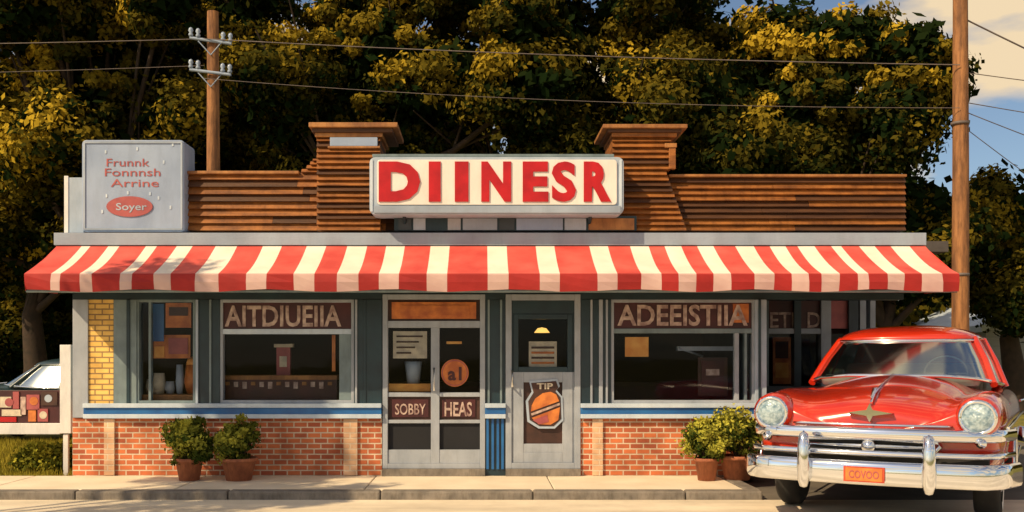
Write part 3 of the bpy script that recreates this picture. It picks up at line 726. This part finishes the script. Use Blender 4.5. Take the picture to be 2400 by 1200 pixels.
    for s_ in (-1,1):
        b.tube([(s_*.97,-2.15,.80),(s_*1.0,-1.6,.83),(s_*1.0,0,.80),(s_*1.0,1.5,.76)],.014,C,6)
        b.tube([(s_*.985,-1.0,.42),(s_*.985,1.0,.42)],.016,C,6)
        b.tube([(s_*1.0,.25,.93),(s_*1.03,.33,.94),(s_*1.0,.42,.93)],.012,C,6)
        pr=[(s_*1.0,-1.5+.425*math.cos(a),.34+.425*math.sin(a)) for a in [math.pi*k/16 for k in range(17)]]; b.tube(pr,.013,C,6)
    b.tube([(0,-2.36,1.0),(0,-2.2,1.06),(0,-1.6,1.145),(0,-1.05,1.205)],[.010,.011,.008,.005],C,6)
    b.tube([(0,-2.34,1.035),(0,-2.2,1.09),(0,-2.0,1.10)],[.008,.018,.006],C,8)
    y=-2.455; P=[]
    for k in range(8):
        a=k*math.pi/4; rr=(.17 if k%4==0 else .075) if k%2==0 else .034; P.append((rr*math.cos(a),.91+rr*math.sin(a)*1.0))
    b.prism(P,y,y+.10,C)
    sweep(b,[(-x_,-y_,z_) for x_,y_,z_ in arc(.47,1.0,-2.66,.12,1.2)],superp(.09,.18,12),C)
    b.build('chrome_trim',t)
    b=MB(); b.box(-.47,.47,-2.47,-2.3,.60,.70,M['rubber']); b.box(-.85,.85,-2.44,-2.25,.40,.585,M['rubber']); b.build('grille_opening',t)
    b=MB()
    for s_ in (-1,1):
        b.lathe([(.155,.35),(.165,.1),(.155,.0),(.135,-.03)],(s_*.775,-2.42,.895),'y',paint,28)
    b.build('headlamp_pods',t)
    b=MB()
    for s_ in (-1,1):
        b.lathe([(.115,0),(.10,-.03),(.07,-.048),(.0,-.056)],(s_*.775,-2.43,.895),'y',M['lens'],24)
        b.lathe([(.06,0),(.05,.04),(0,.05)],(s_*.80,2.46,.85),'y',M['signred'],16)
    b.build('lamps',t)
    b=MB()
    b.box(-.66,.66,.35,.55,.9,1.30,M['seat']); b.box(-.66,.66,1.15,1.3,.9,1.28,M['seat']); b.box(-.70,.70,-.78,-.55,1.08,1.19,M['seat'])
    b.build('seats',t,bevel=.05)
    b=MB(); b.tube([(.38+.19*math.cos(a),-.30+.05*math.sin(a),1.20+.17*math.sin(a)) for a in [2*math.pi*k/24 for k in range(25)]],.010,M['seat'],6,cap=False)
    b.tube([(.38,-.3,1.20),(.38,-.6,1.12)],.02,M['rubber'],6); b.tube([(.2,-.3,1.20),(.56,-.3,1.20)],.01,M['seat'],6)
    b.build('steering_wheel',t)
    b=MB(); b.box(-.15,.15,-2.735,-2.722,.385,.505,M['plate']); b.box(-.135,.135,-2.738,-2.7355,.395,.495,M['orange']); b.build('number_plate',t)
    text('plate_lettering',platetext,0,0,0,0,-2.739,M['fadedred'],t,.003,.01,raw=(-.11,.11,.415,.475))
    return t
car((4.46,-.66,-.08),math.radians(-30),1.03,M['carred'],platetext='COVOO')
car((X(150,5.85),5.85,-.092),math.radians(-97),.84,M['carteal'],platetext='OCOO')

# ================================================================ SMALL GARAGE right
gr=top('garage'); y=16.0
b=MB(); xa=X(2285,y); xm=xa+3.6; xz=xa+7.2; ze=Z(775,y); zr=ze+1.5
b.prism([(xa+.3,-.1),(xz-.3,-.1),(xz-.3,ze),(xm,zr-.05),(xa+.3,ze)],y,y+6,M['garage']); b.build('walls',gr)
b=MB()
for a,c in ((xa,xm),(xm,xz)):
    za,zc=(ze-.05,zr) if a==xa else (zr,ze-.05)
    b.add([(a,y-.35,za),(c,y-.35,zc),(c,y+6.3,zc),(a,y+6.3,za),(a,y-.35,za+.18),(c,y-.35,zc+.18),(c,y+6.3,zc+.18),(a,y+6.3,za+.18)],[(0,1,5,4),(4,5,6,7),(0,3,2,1),(0,4,7,3),(1,2,6,5),(2,3,7,6)],M['paleblue'])
b.build('roof',gr)
b=MB(); b.box(xm-1.3,xm+1.3,y-.03,y-.002,-.1,2.0,M['whitepaint']); b.build('door',gr)

# ================================================================ TREES
def bl(cx,cz,R,seed,n=9,squash=.8,depth=.8):
    r=random.Random(seed); L=[(0,0,cz,R*.55,R*.55,R*.55)]
    for k in range(n):
        a=2*math.pi*k/n+r.uniform(-.3,.3); q=r.uniform(.5,.85)*R
        L.append((math.cos(a)*q,r.uniform(-.7,.3)*R*depth,cz+math.sin(a)*q*squash,R*r.uniform(.24,.38),R*r.uniform(.26,.38),R*r.uniform(.18,.32)))
    return L
def T(u,v,y,R,seed,n=9,**k):
    cz=Z(v,y); tree((X(u,y),y,-.1),cz+R*.3,bl(0,cz+.1,R,seed,n),seed,**k)
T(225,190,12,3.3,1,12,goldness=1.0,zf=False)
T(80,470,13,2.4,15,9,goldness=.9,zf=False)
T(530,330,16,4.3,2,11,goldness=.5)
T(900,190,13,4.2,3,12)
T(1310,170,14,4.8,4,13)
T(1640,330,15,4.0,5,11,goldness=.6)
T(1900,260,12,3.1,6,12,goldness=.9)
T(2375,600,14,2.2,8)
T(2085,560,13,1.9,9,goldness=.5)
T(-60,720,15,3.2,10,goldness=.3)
r=np.random.default_rng(77)
blobs=[]
for k in range(44):
    x=-38+k*1.35+r.uniform(-.4,.4)
    blobs.append((x,24+r.uniform(-2,3),r.uniform(1.5,5.0 if -14<x<12 else 2.2),2.4,2.0,2.4))
    if -12.5<x<8.5: blobs.append((x,26+r.uniform(-2,2),r.uniform(5.5,11 if x<5 else 8),2.2,2.0,2.4))
for k in range(24):
    x=22+k*2.2; blobs.append((x,26+r.uniform(-2,3),r.uniform(1.0,2.2),2.4,2.0,2.2))
c,d=sample(blobs,2700,5,.3,1); leaves('distant_trees',c,d,.95,80,.18,None,5,goldness=.14)
# street tree by the kerb, out of shot on the left, whose shade dapples the front
bs=[(0,0,6.3,.7,.7,.5),(.7,-.3,6.0,.6,.5,.4),(-.8,.2,6.5,.6,.6,.45),(.2,.8,6.9,.5,.5,.4),(-.3,-.9,5.9,.6,.6,.4)]
tree((-8.1,-5.6,-.1),7.0,bs,31,n=50,per=110,size=.07,crad=.36,tr=.12,core=False)
def bush(name,x,y,rx,rz,seed,n=90):
    t=top(name,(x,y,-.09)); b=MB()
    for k in range(6):
        a=k*1.05; b.tube([(0,0,0),(math.cos(a)*rx*.5,math.sin(a)*rx*.4,rz*.9)],[.02,.006],M['bark'],5)
    b.build('stems',t)
    c,d=sample([(0,0,rz,rx,rx*.7,rz),(rx*.4,0,rz*.8,rx*.6,rx*.5,rz*.8),(-rx*.4,0,rz*.75,rx*.6,rx*.5,rz*.75)],n,seed,.2,1)
    leaves('foliage',c,d,.14,80,.028,t,seed,dark=(.03,.05,.01),gold=(.46,.42,.05),goldness=.8,rnd=.8)
bush('bush',X(105,.9),.95,.30,.20,21)
def grass(name,x0,x1,y0,y1,n,seed,h=.09):
    r=np.random.default_rng(seed); x=r.uniform(x0,x1,n); y=r.uniform(y0,y1,n); a=r.uniform(0,math.pi,n); hh=h*(.5+r.random(n)); w=.006
    dx=np.cos(a)*w; dy=np.sin(a)*w; lx=r.normal(0,.03,n); ly=r.normal(0,.03,n); z=np.full(n,-.095)
    v=np.stack([np.stack([x-dx,y-dy,z],1),np.stack([x+dx,y+dy,z],1),np.stack([x+lx,y+ly,z+hh],1)],1).reshape(-1,3)
    col=np.array([.30,.25,.035])*(.6+.9*r.random((n,1))); col=np.repeat(np.concatenate([col,np.ones((n,1))],1),3,0)
    me=bpy.data.meshes.new(name); me.from_pydata(v.tolist(),[],np.arange(n*3).reshape(-1,3).tolist())
    at=me.color_attributes.new('Col','FLOAT_COLOR','POINT'); at.data.foreach_set('color',col.ravel().astype(np.float32)); me.materials.append(M['leaf'])
    o=bpy.data.objects.new(name,me); COL.objects.link(o)
grass('grass',-9.5,-4.62,.02,5.5,26000,3)

# ================================================================ WORLD, SUN, CAMERA
el=math.radians(39); az=math.radians(50)
w=bpy.data.worlds.new("World"); S.world=w; w.use_nodes=True; n=w.node_tree.nodes; l=w.node_tree.links
bg=n['Background']; bg.inputs[1].default_value=0.095
sk=n.new('ShaderNodeTexSky'); sk.sky_type='NISHITA'; sk.sun_disc=False; sk.sun_elevation=el; sk.sun_rotation=math.pi+az; sk.air_density=1.0; sk.dust_density=0.8; sk.ozone_density=1.4
tc=n.new('ShaderNodeTexCoord'); mp=n.new('ShaderNodeMapping'); mp.inputs['Scale'].default_value=(1.6,1.6,5.0); mp.inputs['Location'].default_value=(.3,0,.2)
no=n.new('ShaderNodeTexNoise'); no.inputs['Scale'].default_value=2.6; no.inputs['Detail'].default_value=7; no.inputs['Roughness'].default_value=.5
cr=n.new('ShaderNodeValToRGB'); cr.color_ramp.elements[0].position=.46; cr.color_ramp.elements[1].position=.58
mx=n.new('ShaderNodeMixRGB'); mx.inputs[2].default_value=(9.4,7.4,4.8,1)
l.new(tc.outputs['Generated'],mp.inputs[0]); l.new(mp.outputs[0],no.inputs[0]); l.new(no.outputs[0],cr.inputs[0]); l.new(cr.outputs[0],mx.inputs[0]); l.new(sk.outputs[0],mx.inputs[1]); l.new(mx.outputs[0],bg.inputs[0])
sl=bpy.data.lights.new('sun','SUN'); sl.energy=5.0; sl.angle=math.radians(.5); sl.color=(1,.75,.44)
so=bpy.data.objects.new('sun',sl); COL.objects.link(so)
dv=Vector((-math.sin(az)*math.cos(el),-math.cos(az)*math.cos(el),math.sin(el))); so.rotation_euler=dv.to_track_quat('Z','Y').to_euler(); so.location=dv*30
cd=bpy.data.cameras.new('camera'); cam=bpy.data.objects.new('camera',cd); COL.objects.link(cam)
cam.location=(0,-D,H); cam.rotation_euler=(math.pi/2,0,0); cd.sensor_width=36; cd.lens=36*F/2400; cd.shift_x=70/2400; cd.shift_y=242/2400; cd.clip_end=1500; cd.clip_start=.05
S.camera=cam
S.view_settings.view_transform='Standard'; S.view_settings.look='None'; S.view_settings.exposure=0
